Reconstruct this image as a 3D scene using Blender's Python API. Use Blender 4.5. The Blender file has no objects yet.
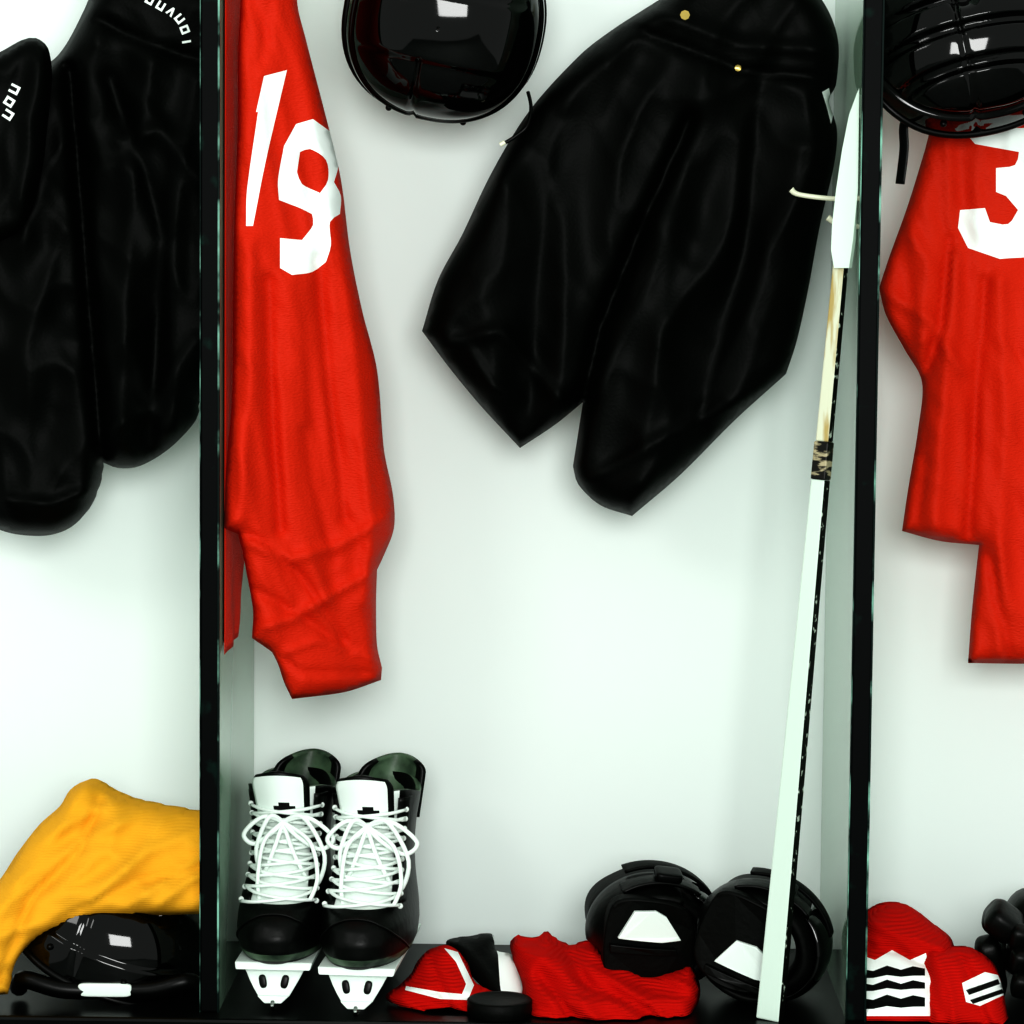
import bpy, bmesh, math, random
import numpy as np
from mathutils import Vector, Matrix, Euler, noise
from mathutils.geometry import delaunay_2d_cdt
random.seed(4)
scene=bpy.context.scene
scene.view_settings.view_transform='Standard'
try: scene.view_settings.look='High Contrast'
except Exception as ex:
    print('look',ex)
# ------------------------------------------------------------------ camera
D=3.3; FPX=2870.0; CH=0.846
cam=bpy.data.cameras.new('camera'); camo=bpy.data.objects.new('camera',cam)
scene.collection.objects.link(camo); scene.camera=camo
cam.sensor_width=36; cam.lens=36*FPX/1024; cam.clip_end=50
R=(Matrix.Rotation(math.atan(61/FPX),3,'Z')@Matrix.Rotation(math.radians(90-4.4),3,'X')@Matrix.Rotation(math.radians(0.5),3,'Z'))
C=Vector((0,-D,CH))
camo.matrix_world=Matrix.Translation(C)@R.to_4x4()
def ray(px,py): return R@Vector(((px-512)/FPX,-(py-512)/FPX,-1))
def P(px,py,y):
    d=ray(px,py); return C+d*((y-C.y)/d.y)
def Q(px,py,z=0.0):
    d=ray(px,py); return C+d*((z-C.z)/d.z)
WALL=0.375
# ------------------------------------------------------------------ materials
def mat(name,col,rough=0.6,spec=0.5,sheen=0,coat=0,metal=0,bump=None,var=None,ior=None,sc3=None):
    m=bpy.data.materials.new(name); m.use_nodes=True
    nt=m.node_tree; b=nt.nodes['Principled BSDF']
    b.inputs['Base Color'].default_value=(*col,1); b.inputs['Roughness'].default_value=rough
    b.inputs['Specular IOR Level'].default_value=spec; b.inputs['Metallic'].default_value=metal
    b.inputs['Sheen Weight'].default_value=sheen; b.inputs['Coat Weight'].default_value=coat
    b.inputs['Coat Roughness'].default_value=0.08
    if ior: b.inputs['IOR'].default_value=ior
    tc=nt.nodes.new('ShaderNodeTexCoord')
    if var:
        n=nt.nodes.new('ShaderNodeTexNoise'); n.inputs['Scale'].default_value=var[0]; n.inputs['Detail'].default_value=6
        r=nt.nodes.new('ShaderNodeValToRGB'); r.color_ramp.elements[0].position=var[2]; r.color_ramp.elements[1].position=var[3]
        r.color_ramp.elements[0].color=(*col,1); r.color_ramp.elements[1].color=(*var[1],1)
        src=tc.outputs['Object']
        if sc3:
            mp=nt.nodes.new('ShaderNodeMapping'); mp.inputs['Scale'].default_value=sc3
            nt.links.new(src,mp.inputs['Vector']); src=mp.outputs['Vector']
        nt.links.new(src,n.inputs['Vector']); nt.links.new(n.outputs['Fac'],r.inputs['Fac'])
        nt.links.new(r.outputs['Color'],b.inputs['Base Color'])
    if bump:
        kind,sc,st,dist=bump
        if kind=='wave':
            t=nt.nodes.new('ShaderNodeTexWave'); t.bands_direction='Z'; t.inputs['Scale'].default_value=sc; t.inputs['Distortion'].default_value=1.0
            t.inputs['Detail Scale'].default_value=2
        elif kind=='mesh':
            t=nt.nodes.new('ShaderNodeTexVoronoi'); t.inputs['Scale'].default_value=sc
            mp=nt.nodes.new('ShaderNodeMapping'); mp.inputs['Scale'].default_value=(0.6,0.6,1.5)
            nt.links.new(tc.outputs['Object'],mp.inputs['Vector'])
        else:
            t=nt.nodes.new('ShaderNodeTexNoise'); t.inputs['Scale'].default_value=sc; t.inputs['Detail'].default_value=5
        nt.links.new(mp.outputs['Vector'] if kind=='mesh' else tc.outputs['Object'],t.inputs['Vector'])
        bp=nt.nodes.new('ShaderNodeBump'); bp.inputs['Strength'].default_value=st; bp.inputs['Distance'].default_value=dist
        nt.links.new(t.outputs[0],bp.inputs['Height']); nt.links.new(bp.outputs['Normal'],b.inputs['Normal'])
    return m
M={}
M['wall']=mat('wall_paint',(0.87,0.95,0.915),0.8,0.1,var=(1.5,(0.86,0.94,0.90),0.3,0.7))
M['panel']=mat('locker_panel_gloss',(0.32,0.48,0.36),0.05,1.0,ior=2.0)
M['edge']=mat('worn_black_edge',(0.0012,0.002,0.002),0.5,0.08,var=(26,(0.006,0.035,0.025),0.60,0.80))
M['chip']=mat('worn_paint_corner',(0.002,0.010,0.008),0.5,0.1,var=(14,(0.24,0.48,0.38),0.49,0.64))
M['bench']=mat('bench_dark_wood',(0.0012,0.002,0.0016),0.3,0.15,var=(9,(0.003,0.005,0.004),0.4,0.7))
M['floor']=mat('floor_concrete',(0.25,0.27,0.26),0.7,0.3,var=(6,(0.18,0.2,0.19),0.3,0.7))
M['red']=mat('red_jersey_mesh',(0.57,0.026,0.006),0.6,0.12,bump=('mesh',340,0.5,0.0012))
M['redk']=mat('red_knit',(0.50,0.010,0.006),0.85,0.05,bump=('wave',110,0.5,0.002))
M['white']=mat('white_twill',(0.84,0.91,0.87),0.6,0.1)
M['yel']=mat('yellow_knit',(0.78,0.40,0.032),0.8,0.05,bump=('wave',110,0.2,0.0012))
M['nyl']=mat('black_nylon',(0.0006,0.0015,0.0007),0.50,0.085,bump=('noise',260,0.2,0.0015))
M['black']=mat('black_plastic',(0.001,0.0015,0.001),0.35,0.2)
M['foam']=mat('black_foam',(0.0010,0.0018,0.0010),0.55,0.15,bump=('noise',120,0.3,0.002))
M['gloss']=mat('black_gloss_shell',(0.0004,0.0008,0.0004),0.06,0.40)
M['lea']=mat('black_leather',(0.0010,0.0018,0.0010),0.40,0.22,bump=('noise',90,0.3,0.002))
M['gr']=mat('grey_green_leather',(0.09,0.15,0.09),0.45,0.4,bump=('noise',60,0.4,0.003),var=(25,(0.015,0.028,0.018),0.45,0.68))
M['wp']=mat('white_plastic',(0.78,0.88,0.82),0.35,0.3)
M['lace']=mat('white_lace',(0.80,0.88,0.83),0.8,0.1)
M['steel']=mat('steel',(0.30,0.34,0.31),0.25,0.5,metal=1)
M['brass']=mat('brass',(0.65,0.5,0.15),0.3,0.5,metal=0.8)
M['cream']=mat('enamel_cream',(0.75,0.78,0.6),0.3,0.5)
M['stickw']=mat('stick_white',(0.62,0.75,0.66),0.4,0.2)
M['worn']=mat('stick_worn_wood',(0.64,0.68,0.52),0.5,0.2,var=(30,(0.44,0.35,0.14),0.46,0.60),sc3=(3,3,0.35))
M['label']=mat('stick_label',(0.42,0.38,0.24),0.4,0.2,var=(70,(0.01,0.01,0.008),0.42,0.50),sc3=(0.6,0.6,2.0))
M['dots']=mat('stick_dotted_edge',(0.002,0.003,0.002),0.4,0.1,var=(110,(0.5,0.6,0.5),0.60,0.66))
# ------------------------------------------------------------------ helpers
def link(o): scene.collection.objects.link(o); return o
def mesh(name,vs,fs,mats,mi=None,smooth=True,parent=None):
    me=bpy.data.meshes.new(name); me.from_pydata([tuple(v) for v in vs],[],fs)
    for m in (mats if isinstance(mats,(list,tuple)) else [mats]): me.materials.append(M[m])
    if mi is not None:
        for p,i in zip(me.polygons,mi): p.material_index=i
    if smooth:
        for p in me.polygons: p.use_smooth=True
    bm=bmesh.new(); bm.from_mesh(me); bmesh.ops.recalc_face_normals(bm,faces=bm.faces); bm.to_mesh(me); bm.free()
    o=link(bpy.data.objects.new(name,me))
    if parent: o.parent=parent
    return o
def group(name):
    e=bpy.data.objects.new(name,None); e.empty_display_size=0.02; return link(e)
def box(name,a,b,m,parent=None,bev=0.002):
    vs=[(x,y,z) for x in (a[0],b[0]) for y in (a[1],b[1]) for z in (a[2],b[2])]
    fs=[(0,1,3,2),(4,6,7,5),(0,4,5,1),(2,3,7,6),(0,2,6,4),(1,5,7,3)]
    o=mesh(name,vs,fs,m,smooth=False,parent=parent)
    if bev:
        bv=o.modifiers.new('bevel','BEVEL'); bv.width=bev; bv.segments=2
    return o
def tube(name,pts,r,m,parent=None,n=10,closed=False,flat=1.0,up=Vector((0,0,1)),sub=6):
    pts=[Vector(p) for p in pts]; Np=len(pts)
    out=[]; rs=[]
    rr=r if isinstance(r,(list,tuple)) else [r]*Np
    segs=Np if closed else Np-1
    for i in range(segs):
        g=lambda k:(pts[k%Np] if closed else pts[max(0,min(Np-1,k))])
        a,b,c,d=g(i-1),g(i),g(i+1),g(i+2)
        for s in range(sub):
            t=s/sub
            out.append(0.5*((2*b)+(-a+c)*t+(2*a-5*b+4*c-d)*t*t+(-a+3*b-3*c+d)*t**3))
            rs.append(rr[i]*(1-t)+rr[(i+1)%Np]*t)
    if not closed: out.append(pts[-1]); rs.append(rr[-1])
    K=len(out); vs=[]; fs=[]
    prev=None
    for i,p in enumerate(out):
        if closed: t=(out[(i+1)%K]-out[i-1]).normalized()
        else: t=(out[min(K-1,i+1)]-out[max(0,i-1)]).normalized()
        if prev is None:
            u=t.cross(up)
            if u.length<0.05: u=t.cross(Vector((1,0,0)))
            u.normalize()
        else:
            u=(prev-t*prev.dot(t)).normalized()
        prev=u; w=t.cross(u)
        for k in range(n):
            a=2*math.pi*k/n
            vs.append(p+u*math.cos(a)*rs[i]+w*math.sin(a)*rs[i]*flat)
    for i in range(K if closed else K-1):
        for k in range(n):
            j=(i+1)%K; fs.append((i*n+k,i*n+(k+1)%n,j*n+(k+1)%n,j*n+k))
    if not closed:
        fs.append(tuple(range(n))[::-1]); fs.append(tuple((K-1)*n+k for k in range(n)))
    return mesh(name,vs,fs,m,parent=parent)
def sell(name,c,size,m,rot=(0,0,0),parent=None,e=0.6,nu=28,nv=16,mw=None):
    Rm=Euler([math.radians(a) for a in rot]).to_matrix(); vs=[];fs=[]
    sg=lambda v:math.copysign(abs(v)**e,v)
    for j in range(nv+1):
        p=-math.pi/2+math.pi*j/nv
        for i in range(nu):
            a=2*math.pi*i/nu
            v=Rm@Vector((size[0]*sg(math.cos(p))*sg(math.cos(a)),size[1]*sg(math.cos(p))*sg(math.sin(a)),size[2]*sg(math.sin(p))))+Vector(c)
            vs.append(mw@v if mw else v)
    for j in range(nv):
        for i in range(nu):
            fs.append((j*nu+i,j*nu+(i+1)%nu,(j+1)*nu+(i+1)%nu,(j+1)*nu+i))
    o=mesh(name,vs,fs,m,parent=parent)
    bm=bmesh.new(); bm.from_mesh(o.data); bmesh.ops.remove_doubles(bm,verts=bm.verts,dist=1e-5); bm.to_mesh(o.data); bm.free()
    return o
def dist_poly(pts,poly,closed=True):
    A=np.array(poly,float); B=np.roll(A,-1,axis=0)
    if not closed: A=A[:-1]; B=B[:-1]
    d=np.full(len(pts),1e9)
    for a,b in zip(A,B):
        ab=b-a; L=max((ab**2).sum(),1e-9)
        t=np.clip(((pts-a)@ab)/L,0,1)
        q=a+t[:,None]*ab
        d=np.minimum(d,np.hypot(*(pts-q).T))
    return d
def inside(pts,poly):
    A=np.array(poly,float); B=np.roll(A,-1,axis=0); r=np.zeros(len(pts),bool)
    for a,b in zip(A,B):
        if a[1]==b[1]: continue
        c=((a[1]>pts[:,1])!=(b[1]>pts[:,1]))&(pts[:,0]<(b[0]-a[0])*(pts[:,1]-a[1])/(b[1]-a[1])+a[0])
        r^=c
    return r
def smooth_poly(poly,step):
    out=[]; n=len(poly)
    P_=[np.array(p[:2],float) for p in poly]; sharp=[len(p)>2 for p in poly]
    for i in range(n):
        a,b,c,d=P_[i-1],P_[i],P_[(i+1)%n],P_[(i+2)%n]
        if sharp[i]: a=b-(c-b)
        if sharp[(i+1)%n]: d=c+(c-b)
        L=np.hypot(*(c-b)); k=max(1,int(L/step))
        for s in range(k):
            t=s/k
            m1=(c-a)*0.5; m2=(d-b)*0.5
            for m in (m1,m2):
                l=np.hypot(*m)
                if l>L: m*=L/l
            h=(2*t**3-3*t*t+1)*b+(t**3-2*t*t+t)*m1+(-2*t**3+3*t*t)*c+(t**3-t*t)*m2
            out.append(tuple(h))
    return out
def garment(name,poly,y0,T,Rpx,mats,folds=(),streak=(),marks=(),back=0.35,step=5,clampz=None,parent=None,seed=0,wob=0.0,bay=(-9,9)):
    """sewn cloth body: outline on its hanging plane, inflated front and back, with folds."""
    B=smooth_poly(poly,step)
    if wob:
        B=[(x+wob*noise.noise(Vector((x*0.05,y*0.05,seed))),y+wob*noise.noise(Vector((x*0.05,y*0.05,seed+9)))) for x,y in B]
    Ba=np.array(B)
    mn=Ba.min(0); mx=Ba.max(0)
    g=[]
    r=0
    yy=mn[1]
    while yy<mx[1]:
        xx=mn[0]+(step/2 if r%2 else 0)
        while xx<mx[0]: g.append((xx,yy)); xx+=step
        yy+=step*0.87; r+=1
    g=np.array(g); g=g[inside(g,B)]; g=g[dist_poly(g,B)>step*0.55]
    mk=[]
    for rings,mi in marks:
        rr=[smooth_poly(q,step) for q in rings]; mk.append((rr,mi))
        for q in rr:
            g=g[dist_poly(g,q)>step*0.4]
    pts=[Vector(b) for b in B]; edges=[(i,(i+1)%len(B)) for i in range(len(B))]
    for rr,mi in mk:
        for q in rr:
            o=len(pts); pts+= [Vector(b) for b in q]; edges+=[(o+i,o+(i+1)%len(q)) for i in range(len(q))]
    pts+=[Vector(p) for p in g]
    V,E,F,_,_,_=delaunay_2d_cdt(pts,edges,[],0,1e-4)
    V=np.array([tuple(v) for v in V]); F=[tuple(f) for f in F]
    cen=np.array([V[list(f)].mean(0) for f in F])
    keep=inside(cen,B); F=[f for f,k in zip(F,keep) if k]; cen=cen[keep]
    mi=np.zeros(len(F),int)
    for rr,m_ in mk:
        par=np.zeros(len(F),bool)
        for q in rr: par^=inside(cen,q)
        mi[par]=m_
    d=dist_poly(V,B); e=np.clip(d/Rpx,0,1); h=T*np.sqrt(np.clip(1-(1-e)**2,0,1)); fade=np.clip(d/10,0,1)
    f=np.zeros(len(V))
    for pl,w,a in folds:
        dd=dist_poly(V,pl,False); f+=a*(0.6*np.exp(-(dd/w)**2)+0.4*np.exp(-dd/(w*0.8)))
    for ang,sa,sc,am in streak:
        ca,sa_=math.cos(math.radians(ang)),math.sin(math.radians(ang))
        for i,(x,y) in enumerate(V):
            u=(x*ca+y*sa_)/sa; v=(-x*sa_+y*ca)/sc
            f[i]+=am*(1-2*abs(noise.noise(Vector((u,v,seed+1.7*am*1000)))*1.6))
    front=h+f*fade
    used=sorted({i for t in F for i in t}); idx={}
    vs=[];
    def w3(x,y,yy):
        p=P(x,y,yy)
        if clampz is not None and p.z<clampz:
            p.z=clampz
        p.x=min(max(p.x,bay[0]+0.001),bay[1]-0.001)
        return p
    for i in used:
        x,y=V[i]; idx[i]=len(vs); vs.append(w3(x,y,y0(x,y)-front[i]))
    bidx={}
    for i in used:
        if d[i]<1e-2: bidx[i]=idx[i]
        else:
            x,y=V[i]
            q=w3(x,y,y0(x,y)-front[i]).copy(); q.y=min(y0(x,y)+back*h[i]+0.001,WALL-0.004)
            bidx[i]=len(vs); vs.append(q)
    fs=[tuple(idx[i] for i in f_) for f_ in F]+[tuple(bidx[i] for i in f_[::-1]) for f_ in F]
    return mesh(name,vs,fs,mats,list(mi)+[0]*len(F),parent=parent)
# ------------------------------------------------------------------ room
box('wall_back',(-2.2,WALL,-0.5),(2.2,WALL+0.06,2.1),'wall',bev=0)
box('floor',(-2.2,-4.2,-0.56),(2.2,WALL+0.06,-0.5),'floor',bev=0)
g=group('locker_bench')
box('bench_top',(-1.6,-0.03,-0.045),(1.6,WALL-0.001,0),'bench',g,0.004)
for x in (-1.5,-0.42,0.33,1.5):
    box('bench_leg',(x-0.03,0.03,-0.5),(x+0.03,0.33,-0.045),'bench',g,0.003)
xl0,xl1=P(200,512,0).x,P(219,512,0).x
xr0,xr1=P(855,512,0).x,P(875,512,0).x
BL=(-9,xl0); BC=(xl1,xr0); BR=(xr1,9)
for a,b in ((xl0,xl1),(xr0,xr1)):
    g=group('locker_divider')
    box('side_panel',(a+0.0006,0.012,0.0),(b-0.0006,WALL-0.001,1.5),'panel',g,0.0)
    box('front_edge',(a,0.0,0.0),(b,0.0115,1.5),'edge',g,0.0025)
    box('edge_chipped_strip',(b-0.0018,-0.0006,0.0),(b+0.0004,0.003,1.5),'chip',g,0.0)
    box('edge_chipped_strip_left',(a-0.0004,-0.0004,0.0),(a+0.0006,0.003,1.5),'chip',g,0.0)
# ------------------------------------------------------------------ coat hooks
def hook(x,z,ytip,double=True):
    g=group('coat_hook')
    box('base_plate',(x-0.018,WALL-0.006,z-0.03),(x+0.018,WALL,z+0.03),'cream',g,0.003)
    tube('upper_prong',[(x,WALL-0.006,z),(x,(WALL+ytip)/2,z-0.005),(x,ytip,z+0.0),(x,ytip-0.012,z+0.02)],0.0045,'cream',g)
    tube('lower_prong',[(x,WALL-0.006,z-0.015),(x,WALL-0.035,z-0.028),(x,WALL-0.04,z-0.01)],0.004,'cream',g)
def side_hook(pb,pt,y,xface,sgn):
    g=group('coat_hook')
    zb=P(pb[0],pb[1],y).z; t=P(pt[0],pt[1],y)
    box('base_plate',(min(xface,xface-sgn*0.004),y-0.014,zb-0.05),(max(xface,xface-sgn*0.004),y+0.014,zb+0.018),'cream',g,0.001)
    tube('upper_prong',[(xface,y,zb),(xface-sgn*0.02,y,zb-0.002),(t.x+sgn*0.01,y,t.z-0.003),(t.x,y,t.z+0.003)],[0.0035,0.003,0.003,0.004],'cream',g)
    tube('lower_prong',[(xface,y,zb-0.034),(xface-sgn*0.012,y,zb-0.034),(xface-sgn*0.026,y,zb-0.024)],[0.0035,0.003,0.004],'cream',g)
side_hook((833,197),(791,192),0.13,xr0,1)
# ------------------------------------------------------------------ centre red jersey (number 18)
one=[(264,76,1),(287,70,1),(266,160),(253,226,1),(246,226,1),(247,190),(258,112,1),(256,112,1)]
eight_o=[(296,124,1),(313,119,1),(331,132,1),(338,150),(338,168),(334,182,1),(341,196),(340,214,1),(330,222),(331,245),(326,262,1),(312,272),(292,275,1),(280,268,1),(280,238,1),(302,240,1),(313,225),(312,214,1),(300,208,1),(279,200,1),(278,180),(284,146,1)]
eight_i=[(300,152,1),(310,149),(326,160),(328,180),(320,193,1),(302,184),(297,172,1)]
jl=lambda x,y:0.035+0.0010*(max(0,x-225))*0.75
jg=group('hockey_jersey')
garment('jersey_front',
 [(243,-50,1),(300,-55,1),(297,0),(306,40),(328,125),(341,180),(350,250),(362,310),(377,370),(384,450),(393,495),(394,528),(384,555),(377,570,1),(376,605),(377,645),(382,668,1),(381,680,1),(345,692),(292,699,1),(284,682),(278,664),(272,652,1),(252,638,1),(253,610),(247,575),(241,545),(238,534,1),(224,528,1),(226,470),(232,400),(233,330),(234,240),(238,120),(238,60)],
 jl,0.030,20,['red','white'],
 folds=[([(330,200),(352,330),(362,430),(372,520),(365,600)],10,0.012),([(290,280),(292,380),(296,480),(320,600)],12,0.010),
  ([(252,240),(250,380),(240,520)],9,0.010),([(268,280),(272,400),(280,530)],6,-0.014),([(318,260),(330,400),(345,520)],6,-0.013),([(305,430),(312,480),(335,560)],5,-0.010),
  ([(224,528),(262,540),(300,575),(345,640)],4,-0.010),([(240,538),(290,560),(340,545),(390,515)],6,0.009),([(276,656),(320,640),(376,660)],3,0.006),([(255,590),(300,615),(350,650)],5,-0.009),
  ([(250,630),(290,620),(340,590),(376,570)],5,0.009),([(275,650),(300,672),(378,672)],3,-0.007),([(262,60),(270,0)],6,-0.006)],
 streak=[(82,160,22,0.004),(70,60,16,0.002)],marks=[([one],1),([eight_o,eight_i],1)],back=0.4,step=4.5,seed=3,bay=BC,parent=jg)
# cloth added along the side panel in place of the jersey's dark red reflection
vs=[];fs=[]; z0=P(235,648,0.1).z; z1=P(235,-50,0.1).z; ny,nz=26,80
for lay in (0,1):
    for j in range(nz+1):
        t=j/nz; z=z0+(z1-z0)*t
        yb=0.25-0.03*t+0.015*noise.noise(Vector((t*5,1,2)))-0.10*max(0,0.12-t)/0.12
        for i in range(ny+1):
            u=i/ny; y=0.035+(yb-0.035)*u
            zz=z+(0.03*u*(1-t))
            x=xl1+0.002+(lay*(0.004+0.004*math.sin(u*9+t*4)**2+0.003*noise.noise(Vector((u*6,t*14,4))))+0.002*lay)*math.sin(math.pi*min(1,max(0,u*0.98+0.01)))
            vs.append((x,y,zz))
W_=ny+1; N_=W_*(nz+1)
for lay in (0,1):
    for j in range(nz):
        for i in range(ny):
            a=lay*N_+j*W_+i; fs.append((a,a+1,a+W_+1,a+W_))
for i in range(ny): fs.append((i,i+1,N_+i+1,N_+i)); a=nz*W_+i; fs.append((a,a+1,N_+a+1,N_+a))
for j in range(nz):
    a=j*W_; fs.append((a,a+W_,N_+a+W_,N_+a)); a=j*W_+ny; fs.append((a,a+W_,N_+a+W_,N_+a))
mesh('jersey_reflection_cloth',vs,fs,'red',parent=jg)
# ------------------------------------------------------------------ right red jersey (number 3)
three=[(968,136,1),(1012,128,1),(1060,128,1),(1060,185,1),(1056,232),(1040,254),(1000,259,1),(968,248,1),(958,228,1),(960,210,1),(985,208,1),(990,222,1),(1008,224),(1018,210,1),(1006,196,1),(996,192,1),(996,168,1),(1015,165),(1019,152,1),(975,144,1)]
garment('hockey_jersey',
 [(925,150,1),(935,110,1),(960,40),(1010,-20),(1090,-20),(1180,110),(1185,600,1),(1120,664,1),(1040,664),(968,663,1),(972,610),(979,545,1),(940,541),(902,531,1),(908,490),(918,430),(922,382),(905,350),(886,315),(879,288,1),(890,255),(908,205)],
 lambda x,y:0.20,0.030,20,['red','white'],
 folds=[([(955,260),(945,380),(935,530)],10,0.014),([(985,280),(975,420),(968,535)],6,-0.014),([(880,290),(930,320),(960,370)],7,0.010),([(922,382),(940,330),(950,240)],5,-0.014),
  ([(1000,280),(1005,420),(1000,655)],10,0.014),([(979,545),(990,560),(1010,660)],5,-0.012),([(910,230),(925,260),(925,340)],7,0.010),([(920,400),(925,470),(915,528)],5,-0.008)],
 streak=[(86,160,22,0.005),(60,60,16,0.002)],marks=[([three],1)],seed=8,bay=BR)
hook(P(1080,-10,0.3).x,P(1080,0,0.3).z,0.20)
hook(P(270,-35,0.3).x,P(270,-35,0.1).z,0.085)
# ------------------------------------------------------------------ hockey pants
bt=lambda cx,cy,r:[(cx+r*math.cos(a),cy+r*math.sin(a)) for a in [k*math.pi/4 for k in range(8)]]
garment('hockey_pants',
 [(646,8,1),(668,-6),(700,-30),(790,-30),(822,0),(838,40),(836,85),(829,100),(837,130),(834,165),(820,225),(808,290),(797,340),(786,374,1),(735,420),(680,475),(632,516,1),(600,505),(578,484),(573,466,1),(583,402,1),(556,424),(520,448,1),(480,405),(448,366),(422,331,1),(438,280),(462,235),(492,172),(530,110),(580,55),(612,30)],
 lambda x,y:0.215,0.050,26,['nyl','brass','white'],
 folds=[([(583,402),(600,330),(640,230),(690,120)],8,-0.030),([(500,180),(480,300),(500,380)],26,0.012),([(560,120),(540,260),(530,420)],18,-0.012),
  ([(700,80),(670,250),(640,480)],28,0.016),([(760,90),(745,250),(700,420)],16,-0.014),([(800,150),(780,280),(740,390)],20,0.012),
  ([(640,30),(740,70),(836,80)],6,-0.010),([(650,10),(740,45),(836,50)],8,0.008),([(445,345),(500,330),(560,400)],7,0.008),([(590,480),(660,440),(770,385)],8,0.008),
  ([(470,350),(490,385),(520,400)],5,0.006)],
 streak=[(110,150,54,0.007),(70,80,50,0.003)],marks=[([bt(685,15,5)],1),([bt(738,68,3.5)],1),([[(822,92,1),(829,88,1),(834,112,1),(831,124,1),(827,108,1)]],2)],back=0.8,seed=5,bay=BC)
hook(P(745,-12,0.3).x,P(745,-12,0.2).z,0.22)
def L(x,y,w,h,a,kind):
    ca,sa=math.cos(a),math.sin(a); t=0.28*w
    S={'I':[[(-t/2,0),(t/2,0),(t/2,h),(-t/2,h)]],
       'L':[[(-w/2,0),(-w/2+t,0),(-w/2+t,h-t),(w/2,h-t),(w/2,h),(-w/2,h)]],
       'O':[[(-w/2,0),(w/2,0),(w/2,h),(-w/2,h)],[(-w/2+t,t),(w/2-t,t),(w/2-t,h-t),(-w/2+t,h-t)]],
       'U':[[(-w/2,0),(-w/2+t,0),(-w/2+t,h-t),(w/2-t,h-t),(w/2-t,0),(w/2,0),(w/2,h),(-w/2,h)]],
       'A':[[(-w/2,h),(-t/2,0),(t/2,0),(w/2,h),(w/2-t,h),(0,t*1.6),(-w/2+t,h)]]}[kind]
    return [[(x+px*ca-py*sa,y+px*sa+py*ca,1) for px,py in r] for r in S]
lm=[]
for (x,y,a,k) in [(152,-4,0.5,'O'),(163,2,0.55,'U'),(174,8,0.7,'A'),(183,16,0.9,'U'),(189,28,1.2,'O'),(191,41,1.4,'I')]:
    lm.append((L(x,y,8,9,a,k),1))
garment('hockey_pants',
 [(84,10),(100,-40,1),(240,-40,1),(243,100),(240,250),(240,380),(200,400),(196,420),(170,448),(140,466),(118,468),(102,462,1),(96,490),(84,515),(66,530),(40,536),(0,530),(-50,500),(-60,300),(-40,120),(0,60),(50,62)],
 lambda x,y:0.20,0.055,26,['nyl','white'],
 folds=[([(70,70),(85,250),(102,462)],8,-0.030),([(20,110),(25,250),(30,500)],24,0.012),([(150,60),(130,220),(120,440)],18,0.016),([(110,80),(140,160),(165,240),(150,440)],10,-0.013),
  ([(195,80),(170,250),(175,430)],14,0.014),([(100,20),(150,45),(200,60)],6,-0.010),([(110,430),(150,410),(195,340)],9,0.009),([(0,500),(50,505),(90,490)],6,0.010),([(120,140),(160,130),(200,180)],10,0.010)],
 streak=[(95,120,44,0.007),(60,70,44,0.004)],marks=lm,back=0.8,seed=15,bay=BL)
lm=[]
for (x,y,a,k) in [(4,112,-1.0,'U'),(5,99,-1.0,'O'),(10,87,-1.1,'U')]:
    lm.append((L(x,y,9,10,a,k),1))
garment('hockey_shoulder_pad',
 [(22,40),(36,38),(48,48),(52,75),(48,120),(40,180),(20,230),(-30,240),(-80,150),(-60,80),(0,52)],
 lambda x,y:0.105,0.025,20,['nyl','white'],folds=[([(40,60),(30,120),(20,200)],8,0.006)],streak=[(95,60,26,0.004)],marks=lm,seed=21,bay=BL)
hook(P(160,-25,0.3).x,P(160,-25,0.2).z,0.22)
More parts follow.
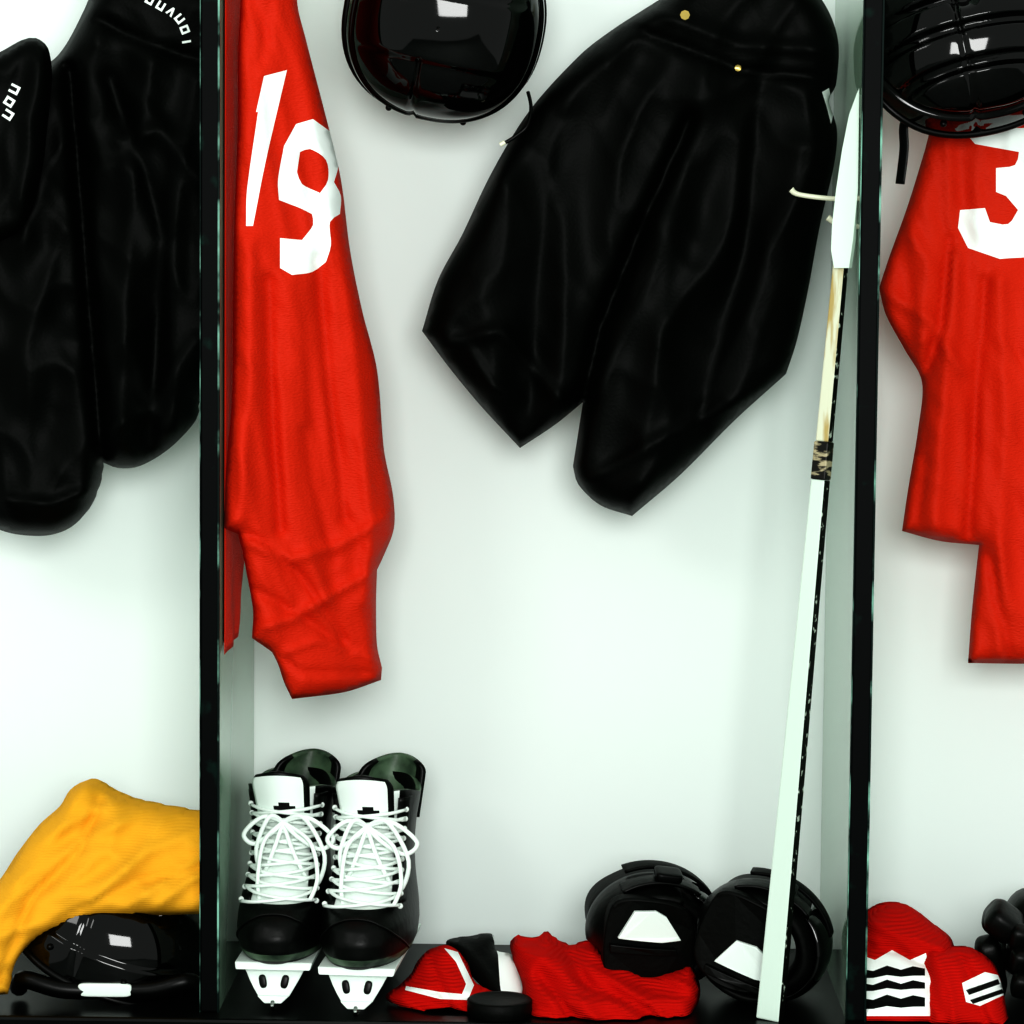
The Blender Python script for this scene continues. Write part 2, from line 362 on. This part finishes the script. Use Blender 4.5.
# ------------------------------------------------------------------ helmets
def sst(a,b,x):
    t=max(0,min(1,(x-a)/(b-a))); return t*t*(3-2*t)
def helmet(mw,style,a=0.108,b=0.135,c=0.105):
    g=group('hockey_helmet'); nu,nv=200,100; vs=[];fs=[]
    def surf(phi,t,off=0):
        pm=math.radians(98+12*(-math.sin(phi))+6*math.cos(2*phi)); p=t*pm
        sx,sy,sz=math.sin(p)*math.cos(phi),math.sin(p)*math.sin(phi),math.cos(p)
        e=0.88; s=lambda v:math.copysign(abs(v)**e,v)
        q=Vector((a*s(sx),b*s(sy),c*s(sz)))
        n=Vector((sx/a,sy/b,sz/c)).normalized(); x,y=q.x,q.y; h=0
        if style=='A':
            h+=0.004*(1-sst(0.034,0.046,abs(x)))*(1-sst(0.07,0.11,abs(y)))
            h-=0.004*math.exp(-((y-0.015)/0.0025)**2)*(sst(0.034,0.046,abs(x)))
            h+=0.004*sst(0.80,0.82,t)
            for vx in (-0.066,0.066):
                for vy in (-0.055,):
                    if abs(x-vx)<0.006 and abs(y-vy)<0.014 and sz>0: h-=0.006
        else:
            k=abs(math.sin(x*math.pi/0.036))
            h+=0.010*sst(0.25,0.6,k)*(1-sst(0.72,0.8,t))*sst(0.0,0.1,t)
            h+=0.005*sst(0.82,0.84,t)
            h-=0.004*math.exp(-((y-0.01)/0.003)**2)
        return q+n*(h+off)
    for j in range(nv+1):
        for i in range(nu): vs.append(mw@surf(2*math.pi*i/nu,max(j,0.02)/nv))
    for j in range(nv):
        for i in range(nu): fs.append((j*nu+i,j*nu+(i+1)%nu,(j+1)*nu+(i+1)%nu,(j+1)*nu+i))
    o=mesh('shell',vs,fs,'gloss',parent=g); s=o.modifiers.new('thick','SOLIDIFY'); s.thickness=0.006; s.offset=-1
    tube('rim_trim',[mw@surf(2*math.pi*i/40,1.0,0.0) for i in range(40)],0.0045,'black',g,closed=True,sub=2)
    vs=[];fs=[]
    for j in range(25):
        for i in range(40): vs.append(mw@(surf(2*math.pi*i/40,max(j,0.1)/24*0.97,-0.02)))
    for j in range(24):
        for i in range(40): fs.append((j*40+i,j*40+(i+1)%40,(j+1)*40+(i+1)%40,(j+1)*40+i))
    o=mesh('liner_foam',vs,fs,'foam',parent=g); s=o.modifiers.new('thick','SOLIDIFY'); s.thickness=0.010
    for ph in (0.35,2.8,-0.35,-2.8):
        q=surf(ph,0.88,0.001)
        sell('screw',q,(0.004,0.004,0.004),'black',parent=g,e=1,nu=12,nv=8,mw=mw)
    return g,surf
def MW(loc,rx,ry,rz): return Matrix.Translation(loc)@Euler([math.radians(v) for v in (rx,ry,rz)]).to_matrix().to_4x4()
m1=Matrix.Translation(P(445,22,0.17))@Matrix.Rotation(math.radians(12),4,'Y')@Matrix.Rotation(math.radians(100),4,'X')@Matrix.Rotation(math.radians(90),4,'Z')
g,sf=helmet(m1,'A',a=0.115,b=0.114,c=0.10)
tube('chin_strap',[P(528,92,0.17),P(531,108,0.16),P(527,126,0.15),P(516,136,0.15),P(503,144,0.15)],0.0022,'black',g)
tube('strap_clip',[P(505,142,0.15),P(500,145,0.15)],0.003,'cream',g)
hook(P(446,-40,0.3).x,P(446,-40,0.2).z,0.20)
m2=Matrix.Translation(P(966,43,0.13))@Matrix.Rotation(math.radians(-22),4,'Y')@Matrix.Rotation(math.radians(62),4,'X')@Matrix.Rotation(math.radians(80),4,'Z')
g,sf=helmet(m2,'B',a=0.104,b=0.122,c=0.10)
tube('chin_strap',[P(912,100,0.12),P(904,125,0.11),P(904,150,0.11),P(900,184,0.11)],0.007,'black',g,flat=0.3)
hook(P(1000,-40,0.3).x,P(1000,-40,0.2).z,0.18)
# helmet on bench in left bay
m3=MW(Vector((P(108,950,0.14).x,0.135,0.048)),14,0,86)
g,sf=helmet(m3,'A',a=0.105,b=0.122,c=0.100)
xx=P(104,991,0.02).x; zz=P(100,991,0.02).z
sell('white_brow_band',(xx,0.026,zz),(0.032,0.004,0.008),'wp',parent=g,e=0.35)
tube('jaw_guard',[(P(14,995,0.03).x,0.06,0.012),(P(24,970,0.03).x,0.035,0.028),(P(60,990,0.02).x,0.030,0.018),(P(104,992,0.02).x,0.036,0.016),(P(150,992,0.02).x,0.032,0.018),(P(186,975,0.02).x,0.035,0.028),(P(194,1000,0.03).x,0.06,0.012)],0.011,'black',g)
# ------------------------------------------------------------------ yellow shirt draped on the helmet
garment('yellow_practice_shirt',
 [(85,781),(100,784),(120,796),(160,806),(198,812),(235,818),(240,914,1),(198,914),(150,916),(90,919),(55,930),(28,946),(14,966),(8,994,1),(-30,998,1),(-60,960),(-50,920),(-5,885),(18,852),(40,824),(60,806),(70,790)],
 lambda x,y:0.17-0.0009*(y-780)*0.8,0.05,28,['yel'],
 folds=[([(85,785),(60,830),(20,880),(-10,930)],9,0.012),([(100,800),(80,850),(30,900),(0,980)],6,-0.013),([(120,800),(110,850),(150,900)],12,0.010),([(200,830),(150,850),(90,900)],7,0.010),([(200,870),(140,880),(60,920)],5,-0.009)],
 streak=[(150,90,22,0.006),(20,60,26,0.003)],clampz=0.002,seed=31,back=0.5,step=4.5,bay=BL)
# ------------------------------------------------------------------ ice skates
SEC=[(0.052,-0.118,0.112,0.040),(0.058,-0.130,0.120,0.049),(0.070,-0.139,0.124,0.054),(0.088,-0.141,0.126,0.056),(0.104,-0.134,0.126,0.055),(0.116,-0.116,0.125,0.053),
 (0.126,-0.096,0.122,0.051),(0.142,-0.070,0.120,0.048),(0.162,-0.050,0.118,0.046),(0.185,-0.036,0.117,0.046),(0.210,-0.030,0.118,0.048),(0.232,-0.032,0.120,0.051),(0.250,-0.036,0.122,0.053)]
def secat(h):
    for a,b in zip(SEC,SEC[1:]):
        if h<=b[0]:
            t=max(0,(h-a[0])/(b[0]-a[0])); return [a[k]+(b[k]-a[k])*t for k in range(1,4)]
    return list(SEC[-1][1:])
def bp(h,th,off=0):
    yf,yb,w=secat(h); s,c=math.sin(th),math.cos(th)
    x=(w+off)*math.copysign(abs(s)**0.85,s); y=(yf+yb)/2-((yb-yf)/2+off)*math.copysign(abs(c)**0.9,c)
    return Vector((x,y,h+off*0.4))
def skate(mw):
    g=group('ice_skate'); nu=64; hs=np.linspace(0.052,0.250,46); vs=[];fs=[];mi=[]
    for h in hs:
        for i in range(nu):
            th=2*math.pi*i/nu-math.pi; lift=0
            if h>0.2:
                lift=-0.012*math.exp(-((abs(th)-1.7)/0.5)**2)*(h-0.2)/0.05
            v=bp(h,th); v.z+=lift
            vs.append(mw@v)
    for j in range(len(hs)-1):
        for i in range(nu):
            fs.append((j*nu+i,j*nu+(i+1)%nu,(j+1)*nu+(i+1)%nu,(j+1)*nu+i))
            th=2*math.pi*(i+0.5)/nu-math.pi; h=hs[j]; k=0
            if h>0.118 and abs(th)<0.66: k=1
            elif 0.155<h<0.235 and 1.0<=abs(th)<1.35 : k=1 if th<0 else 0
            elif 0.06<h<0.067: k=2
            mi.append(k)
    n0=len(vs)
    for k,(dh,of) in enumerate([(0.0,-0.007),(-0.03,-0.010)]):
        for i in range(nu):
            th=2*math.pi*i/nu-math.pi; v=bp(0.25,th,of); v.z=0.25+dh-0.012*math.exp(-((abs(th)-1.7)/0.5)**2); vs.append(mw@v)
    top=(len(hs)-1)*nu
    for i in range(nu):
        fs.append((top+i,top+(i+1)%nu,n0+(i+1)%nu,n0+i)); mi.append(2)
        fs.append((n0+i,n0+(i+1)%nu,n0+nu+(i+1)%nu,n0+nu+i)); mi.append(0)
    fs.append(tuple(n0+nu+i for i in range(nu))); mi.append(0)
    fs.append(tuple(range(nu))); mi.append(0)
    mesh('boot',vs,fs,['lea','lace','gr'],mi,parent=g)
    tube('toe_cap_seam',[mw@bp(0.066+0.048*math.sin(math.pi*(i/16)),-1.3+2.6*i/16,0.001) for i in range(17)],0.0012,'lea',g,sub=3)
    for s in (-1,1):
        vv=[];ff=[]
        for j in range(24):
            h=0.122+0.118*j/23
            for k,th in enumerate((0.62,0.75,0.88,1.0)):
                vv.append(mw@bp(h,s*th,0.0035))
        for j in range(23):
            for k in range(3): ff.append((j*4+k,j*4+k+1,(j+1)*4+k+1,(j+1)*4+k))
        o=mesh('eyelet_facing',vv,ff,'lea',parent=g); q=o.modifiers.new('t','SOLIDIFY'); q.thickness=0.003
    rows=[0.120+0.0115*k for k in range(10)]
    for k in range(len(rows)-1):
        for s in (-1,1):
            tube('lace',[mw@bp(rows[k]+(rows[k+1]-rows[k])*t+0.0015*math.sin(k*2.1+s),s*(0.80-1.60*t),0.006+0.004*math.sin(math.pi*t)) for t in (0,0.25,0.5,0.75,1)],0.0031,'lace',g,n=8,sub=3,flat=0.7)
    for s in (-1,1):
        for k in range(0,len(rows)):
            sell('eyelet',bp(rows[k],s*0.83,0.006),(0.0035,0.003,0.0035),'lace',parent=g,e=1,nu=10,nv=6,mw=mw)
    c=bp(0.205,0.0,0.012)
    for s,dx,dz in ((-1,0.045,-0.025),(1,0.062,-0.03),(1,0.052,-0.075),(-1,0.030,-0.060)):
        tube('lace_bow',[mw@(c),mw@(c+Vector((s*dx*0.5,-0.012,0.008))),mw@(c+Vector((s*dx,-0.014,dz*0.5))),mw@(c+Vector((s*dx*0.75,-0.012,dz))),mw@(c+Vector((s*dx*0.3,-0.012,dz*0.5))),mw@c],0.0028,'lace',g,n=8)
    for s,dx in ((-1,0.02),(1,0.035)):
        tube('lace_end',[mw@c,mw@(c+Vector((s*dx,-0.02,-0.02))),mw@(c+Vector((s*dx*1.3,-0.03,-0.06))),mw@(c+Vector((s*dx*1.1,-0.045,-0.085)))],0.0026,'lace',g,n=8)
    def sheet(nm,x0,y,h0,h1,w0,w1,lean,curl,ms,patch=None,th=0.006):
        vv=[];ff=[];mm=[]; nu_,nv_=20,18
        for j in range(nv_+1):
            t=j/nv_; w=w0+(w1-w0)*t
            if t>0.8: w*=math.sqrt(max(0.02,1-((t-0.8)/0.2)**2*0.35))
            for i in range(nu_+1):
                u=-1+2*i/nu_
                vv.append(mw@Vector((x0*t+u*w,y+lean*t+curl*u*u,h0+(h1-h0)*t-0.006*u*u*t)))
        for j in range(nv_):
            for i in range(nu_):
                ff.append((j*(nu_+1)+i,j*(nu_+1)+i+1,(j+1)*(nu_+1)+i+1,(j+1)*(nu_+1)+i))
                u=-1+2*(i+.5)/nu_; t=(j+.5)/nv_
                mm.append(patch(u,t) if patch else 0)
        o=mesh(nm,vv,ff,ms,mm,parent=g); q=o.modifiers.new('t','SOLIDIFY'); q.thickness=th
    sheet('tongue',-0.006,-0.034,0.195,0.270,0.030,0.036,-0.012,0.016,['lace','lea'],lambda u,t:1 if (u>0.80 or t>0.93 or ((u-0.1)**2/0.16+(t-0.36)**2/0.02)<1) else 0)
    sheet('tendon_guard',0.016,0.112,0.20,0.272,0.048,0.040,0.012,-0.035,['gr','lea'],lambda u,t:1 if abs(u)>0.84 else 0)
    def prof(nm,pts,wt,wb,m,pw=1.2):
        vv=[];ff=[];n=len(pts); zt=max(p[1] for p in pts); zb=min(p[1] for p in pts)
        for s in (-1,1):
            for y,z in pts:
                w=wb+(wt-wb)*((z-zb)/max(1e-6,zt-zb))**pw; vv.append(mw@Vector((s*w,y,z)))
        ff.append(tuple(range(n))); ff.append(tuple(range(2*n-1,n-1,-1)))
        for i in range(n): ff.append((i,(i+1)%n,n+(i+1)%n,n+i))
        o=mesh(nm,vv,ff,m,smooth=False,parent=g); b=o.modifiers.new('b','BEVEL'); b.width=0.0015; b.segments=2
    prof('outsole',[(-0.124,0.058),(-0.130,0.050),(0.120,0.050),(0.122,0.058)],0.046,0.044,'wp')
    prof('front_tower',[(-0.112,0.0505),(-0.118,0.036),(-0.121,0.026),(-0.122,0.016),(-0.050,0.016),(-0.052,0.030),(-0.060,0.0505)],0.037,0.018,'wp',0.9)
    prof('rear_tower',[(0.062,0.0505),(0.050,0.030),(0.048,0.016),(0.120,0.016),(0.124,0.030),(0.118,0.0505)],0.037,0.018,'wp',0.9)
    prof('runner_housing',[(-0.128,0.0185),(-0.130,0.010),(0.124,0.010),(0.124,0.0185)],0.019,0.010,'wp')
    prof('steel_blade',[(-0.130,0.014),(-0.135,0.008),(-0.128,0.001),(-0.10,0.0),(0.10,0.0),(0.125,0.002),(0.132,0.010),(0.128,0.014)],0.0024,0.0024,'steel')
    for s in (-1,1):
        sell('holder_recess',(s*0.013,-0.1195,0.034),(0.0045,0.002,0.008),'black',(-12,s*12,0),g,0.7,nu=16,nv=10,mw=mw)
for (px,row,yaw) in ((272,1013,-2),(355,1019,-4)):
    q=Q(px,row,0.0)
    Rz=Matrix.Rotation(math.radians(yaw),4,'Z')
    off=Rz@Vector((0,-0.134,0))
    skate(Matrix.Translation(Vector((q.x-off.x,q.y-off.y,0.0)))@Rz)
# ------------------------------------------------------------------ elbow pads
def elbow_pad(mw,s=1.0,ph=0,wo=(0,0)):
    g=group('elbow_pad'); nu=72
    prof=[(-0.050,0.050),(-0.066,0.056),(-0.070,0.064),(-0.062,0.072),(-0.045,0.077),(-0.02,0.072),(0.0,0.078),(0.02,0.074),(0.04,0.074),(0.055,0.066),(0.060,0.058),(0.050,0.050),(0.0,0.052),(-0.03,0.050)]
    vs=[];fs=[];n=len(prof)
    for y,r in prof:
        for i in range(nu):
            a=2*math.pi*i/nu; rr=r*(1+0.025*math.sin(5*a+ph)*(1 if r>0.06 else 0))
            vs.append(mw@(Vector((rr*math.cos(a),y,rr*0.86*math.sin(a)))*s))
    for j in range(n):
        for i in range(nu):
            k=(j+1)%n; fs.append((j*nu+i,j*nu+(i+1)%nu,k*nu+(i+1)%nu,k*nu+i))
    mesh('sleeve',vs,fs,'foam',parent=g)
    vs=[];fs=[]
    for j in range(19):
        for i in range(33):
            a=math.radians(-60+120*i/32); t=-1+2*j/18; e=abs(-1+2*i/32)
            r=0.079+0.012*math.sqrt(max(0,1-t*t))*math.sqrt(max(0.0,1-e**3))
            vs.append(mw@(Vector((r*math.cos(a),-0.010+0.052*t*(1-0.25*e*e),r*0.88*math.sin(a)))*s))
    for j in range(18):
        for i in range(32): fs.append((j*33+i,j*33+i+1,(j+1)*33+i+1,(j+1)*33+i))
    o=mesh('hard_cap',vs,fs,'gloss',parent=g); q=o.modifiers.new('t','SOLIDIFY'); q.thickness=0.006*s
    def shell(nm,a0,a1,y0_,y1_,r0,r1,m,th,bul=0.006):
        vs=[];fs=[]
        for j in range(11):
            for i in range(25):
                u=i/24; v=j/10; a=math.radians(a0+(a1-a0)*u)
                r=r0+(r1-r0)*v+bul*math.sin(math.pi*v)*min(1,6*u,6*(1-u))
                vs.append(mw@(Vector((r*math.cos(a),y0_+(y1_-y0_)*v,r*0.88*math.sin(a)))*s))
        for j in range(10):
            for i in range(24): fs.append((j*25+i,j*25+i+1,(j+1)*25+i+1,(j+1)*25+i))
        o=mesh(nm,vs,fs,m,parent=g); q=o.modifiers.new('t','SOLIDIFY'); q.thickness=th*s
    shell('bicep_flap',75,200,-0.078,-0.01,0.070,0.082,'lea',0.008)
    shell('wrist_flap',215,300,-0.074,-0.01,0.066,0.080,'foam',0.008)
    def plate(nm,pts,m,th,dx=0,dz=0,bev=0.003,sh=False):
        pts=smooth_poly([(x*1000,z*1000,1) if sh else (x*1000,z*1000) for x,y,z in pts],6); n=len(pts)
        f=lambda x,z:-0.076-0.010*(1-((x+0.01)/0.07)**2)
        vs=[]
        for k in (0,1):
            for x,z in pts:
                x=x/1000+dx; z=z/1000+dz; vs.append(mw@(Vector((x,f(x,z)+k*th-(0.006 if th<0.01 else 0),z))*s))
        fs=[tuple(range(n)),tuple(range(2*n-1,n-1,-1))]+[(i,(i+1)%n,n+(i+1)%n,n+i) for i in range(n)]
        o=mesh(nm,vs,fs,m,smooth=False,parent=g); b=o.modifiers.new('b','BEVEL'); b.width=bev; b.segments=3; b.limit_method='ANGLE'
    plate('front_flap',[(-0.070,-0.074,0.045),(-0.03,-0.077,0.060),(0.025,-0.078,0.048),(0.046,-0.074,-0.020),(0.02,-0.072,-0.050),(-0.030,-0.070,-0.058),(-0.066,-0.070,-0.035)],'foam',0.020)
    plate('white_panel',[(-0.030,0,0.036),(-0.004,0,0.040),(0.010,0,0.034),(0.034,0,0.006),(0.010,0,0.001),(-0.044,0,-0.001)],'wp',0.006,*wo,bev=0.001,sh=True)
    plate('lower_binding',[(-0.052,0,-0.010),(0.030,0,-0.006),(0.034,0,-0.014),(-0.050,0,-0.020)],'lea',0.009,*wo,bev=0.001,sh=True)
    shell('closure_strap',60,130,-0.060,-0.035,0.086,0.088,'lea',0.004,0.001)
    shell('closure_strap_rear',30,120,-0.015,0.008,0.092,0.092,'foam',0.004,0.001)
    sell('strap_buckle',(0.0,-0.048,0.082),(0.017,0.014,0.006),'black',(8,0,0),g,0.4,mw=mw@Matrix.Scale(s,4))
c1=P(648,924,0.16); elbow_pad(MW(c1,8,8,12),0.98,0,(-0.014,0.008))
c2=P(762,965,0.12); elbow_pad(MW(Vector((c2.x,0.125,0.075)),4,24,-10),0.96,2.0,(0.006,-0.03))
# ------------------------------------------------------------------ red / striped socks
lowy=lambda a,b,r0,r1:(lambda x,y:a+(b-a)*max(0,min(1,(y-r0)/(r1-r0))))
garment('hockey_sock',
 [(392,990),(410,975),(422,955),(440,945),(462,952),(478,985),(500,992),(512,1006),(500,1032,1),(420,1030,1),(398,1010),(388,998)],
 lowy(0.13,0.02,940,1030),0.025,22,['redk','white'],
 folds=[([(400,990),(440,985),(480,1000)],6,0.008),([(430,955),(440,985),(450,1010)],5,-0.008)],
 streak=[(20,50,14,0.005)],marks=[([[(444,948,1),(458,952,1),(474,985,1),(468,1000,1),(440,999,1),(405,990,1),(406,986,1),(440,992,1),(462,994,1),(466,984,1),(456,962,1)]],1)],clampz=0.002,seed=41,step=3.5,bay=BC,wob=4)
garment('striped_sock',
 [(446,942),(470,936),(492,934),(496,950),(512,955),(520,975),(524,1000),(505,1008),(480,985),(462,965)],
 lowy(0.17,0.06,930,1010),0.02,16,['foam','white'],
 folds=[([(460,945),(480,965),(500,990)],5,0.005)],marks=[([[(492,934,1),(500,945,1),(514,955,1),(528,1004,1),(504,1010,1),(500,985,1),(498,955,1)]],1)],clampz=0.002,seed=42,step=3.5,bay=BC)
garment('red_towel',
 [(511,941),(530,937),(548,936),(566,945),(590,944),(620,965),(650,975),(690,968),(700,985),(696,1010),(690,1030,1),(600,1032,1),(535,1032,1),(520,1010),(524,985),(514,965)],
 lowy(0.16,0.02,935,1030),0.045,26,['redk'],
 folds=[([(520,945),(545,960),(580,1000),(600,1025)],8,0.012),([(565,948),(590,985),(650,1010)],7,-0.016),([(530,1000),(600,1005),(690,1000)],7,0.010),([(540,975),(560,1000),(580,1030)],5,-0.012)],
 streak=[(30,50,18,0.009)],clampz=0.002,seed=43,wob=6,step=4,bay=BC)
def zg(y0_,th,a=0.6):
    xs=[(860,1),(873,5),(887,-4),(901,3),(913,-3),(925,1)]
    return [[(x,y0_+o*a,1) for x,o in xs]+[(x,y0_+o*a+th+(1.5 if k%2 else -1),1) for k,(x,o) in enumerate(xs[::-1])]]
garment('hockey_sock',
 [(866,915),(885,905),(910,907),(935,925),(952,940),(956,970),(950,1000),(940,1032,1),(850,1032,1),(850,970),(858,935)],
 lowy(0.17,0.03,905,1030),0.05,28,['redk','white','foam'],
 folds=[([(870,925),(900,935),(945,950)],7,0.012),([(868,945),(900,952),(940,970)],5,-0.014)],
 streak=[(15,50,16,0.003)],marks=[([[(858,954,1),(875,960,1),(892,950,1),(910,960,1),(926,953,1),(932,990,1),(930,1016,1),(856,1016,1)]],1)]+[(zg(968,8),2),(zg(982,7),2),(zg(997,10),2)],
 clampz=0.002,seed=44,step=3.0,bay=BR)
garment('hockey_sock',
 [(925,945),(950,948),(975,950),(995,965),(1003,990),(1010,1032,1),(925,1032,1),(922,990)],
 lowy(0.10,0.015,945,1030),0.04,22,['redk','white','foam'],
 folds=[([(935,955),(950,990),(955,1025)],6,0.010),([(960,955),(975,985),(985,1020)],5,-0.010)],
 streak=[(70,50,16,0.004)],marks=[([[(962,983,1),(985,972,1),(998,975,1),(1006,994,1),(980,1006,1),(966,1002,1)]],1),([[(966,990,1),(998,979,1),(1000,984,1),(969,995,1)]],2),([[(970,1000,1),(1002,989,1),(1004,993,1),(973,1004,1)]],2)],
 clampz=0.002,seed=45,step=3.0,bay=BR)
# ------------------------------------------------------------------ puck
q=Q(499,1020,0.0)
g=group('hockey_puck')
pv=[(0.0365,0.0),(0.0381,0.002),(0.0381,0.0235),(0.0365,0.0255),(0.030,0.0258),(0.029,0.0250),(0.0001,0.0250)]
vs=[];fs=[];nu=64
for r,z in pv:
    for i in range(nu): vs.append((q.x+r*math.cos(2*math.pi*i/nu),0.010+r*math.sin(2*math.pi*i/nu),z*0.75))
for j in range(len(pv)-1):
    for i in range(nu): fs.append((j*nu+i,j*nu+(i+1)%nu,(j+1)*nu+(i+1)%nu,(j+1)*nu+i))
fs.append(tuple(range(nu))); fs.append(tuple((len(pv)-1)*nu+i for i in range(nu)))
mesh('rubber_disc',vs,fs,'foam',parent=g)
# ------------------------------------------------------------------ glove at right
g=group('hockey_glove'); q=P(1038,960,0.12)
mw=MW(Vector((q.x,0.13,0.0)),0,0,0)
sell('cuff',(0.02,0.05,0.06),(0.06,0.05,0.055),'lea',(0,20,0),g,0.6,mw=mw)
for r_ in range(3):
    for c_ in range(2):
        sell('back_roll',(-0.045+0.03*r_,-0.01-0.02*c_,0.095-0.03*r_+0.004*c_),(0.022,0.026,0.017),'lea',(20,35,0),g,0.55,mw=mw)
for f in range(4):
    for s_ in range(3):
        sell('finger_segment',(-0.030+0.023*f,-0.050-0.012*s_,0.085-0.006*f-0.026*s_),(0.0115,0.014,0.015),'lea',(20,10,0),g,0.6,mw=mw)
sell('thumb',(-0.058,-0.015,0.045),(0.016,0.02,0.034),'lea',(15,-12,0),g,0.6,mw=mw)
sell('thumb_tip',(-0.056,-0.03,0.02),(0.015,0.018,0.019),'lea',(15,10,0),g,0.6,mw=mw)
# ------------------------------------------------------------------ hockey stick
g=group('hockey_stick')
A=P(770,1026,0.005); A.z=0.0
B_=P(841,262,0.035)
ax=(B_-A).normalized()
wdir=Vector((1,0,0)); wdir=(wdir-ax*wdir.dot(ax)).normalized(); wdir=Matrix.Rotation(math.radians(-30),3,ax)@wdir
tdir=ax.cross(wdir)
if tdir.y>0: tdir=-tdir
def shaft(nm,t0,t1,hw0,hw1,ht,mats_):
    vs=[]
    for t,hw in ((t0,hw0),(t1,hw1)):
        c=A+(B_-A)*t
        for u,v in ((-1,-1),(1,-1),(1,1),(-1,1)): vs.append(c+wdir*u*hw+tdir*v*ht)
    fs=[(0,1,5,4),(1,2,6,5),(2,3,7,6),(3,0,4,7),(3,2,1,0),(4,5,6,7)]
    o=mesh(nm,vs,fs,mats_,[0,1,0,1,0,0],smooth=False,parent=g); b=o.modifiers.new('b','BEVEL'); b.width=0.0018; b.segments=2
shaft('shaft_lower',0,0.715,0.0150,0.0090,0.0080,['stickw','dots'])
shaft('shaft_label_band',0.715,0.765,0.0095,0.0093,0.0085,['label','label'])
shaft('shaft_upper',0.765,1.0,0.0085,0.0075,0.0065,['worn','dots'])
bl=[(867,88),(857,93),(849,115),(842,150),(836,190),(832,225),(831,250),(834,268),(849,268),(853,240),(861,190),(867,140)]
vs=[P(x,y,0.020+0.00012*(268-y)*0.5) for x,y in bl]; n=len(vs)
vs=vs+[v+Vector((0.004,0.008,0)) for v in vs]
for v in vs: v.x=min(v.x,xr0-0.0008)
fs=[tuple(range(n)),tuple(range(2*n-1,n-1,-1))]+[(i,(i+1)%n,n+(i+1)%n,n+i) for i in range(n)]
mesh('blade',vs,fs,'stickw',smooth=False,parent=g)
# ------------------------------------------------------------------ lights
w=bpy.data.worlds.new('world'); scene.world=w; w.use_nodes=True
w.node_tree.nodes['Background'].inputs[0].default_value=(0.95,1.0,0.97,1); w.node_tree.nodes['Background'].inputs[1].default_value=0.60
def area(nm,loc,tgt,sx,sy,en,col=(1,1,1)):
    l=bpy.data.lights.new(nm,'AREA'); l.shape='RECTANGLE'; l.size=sx; l.size_y=sy; l.energy=en; l.color=col
    o=link(bpy.data.objects.new(nm,l)); o.location=loc
    o.rotation_euler=(Vector(tgt)-Vector(loc)).to_track_quat('-Z','Y').to_euler(); return o
area('softbox_front',(0.15,-3.7,1.2),(0.15,0.2,0.6),1.4,1.0,72,(0.99,1,0.985))
area('softbox_left',(-1.7,-2.2,1.9),(0.35,0.2,0.6),0.7,0.7,9,(1,1,0.98))
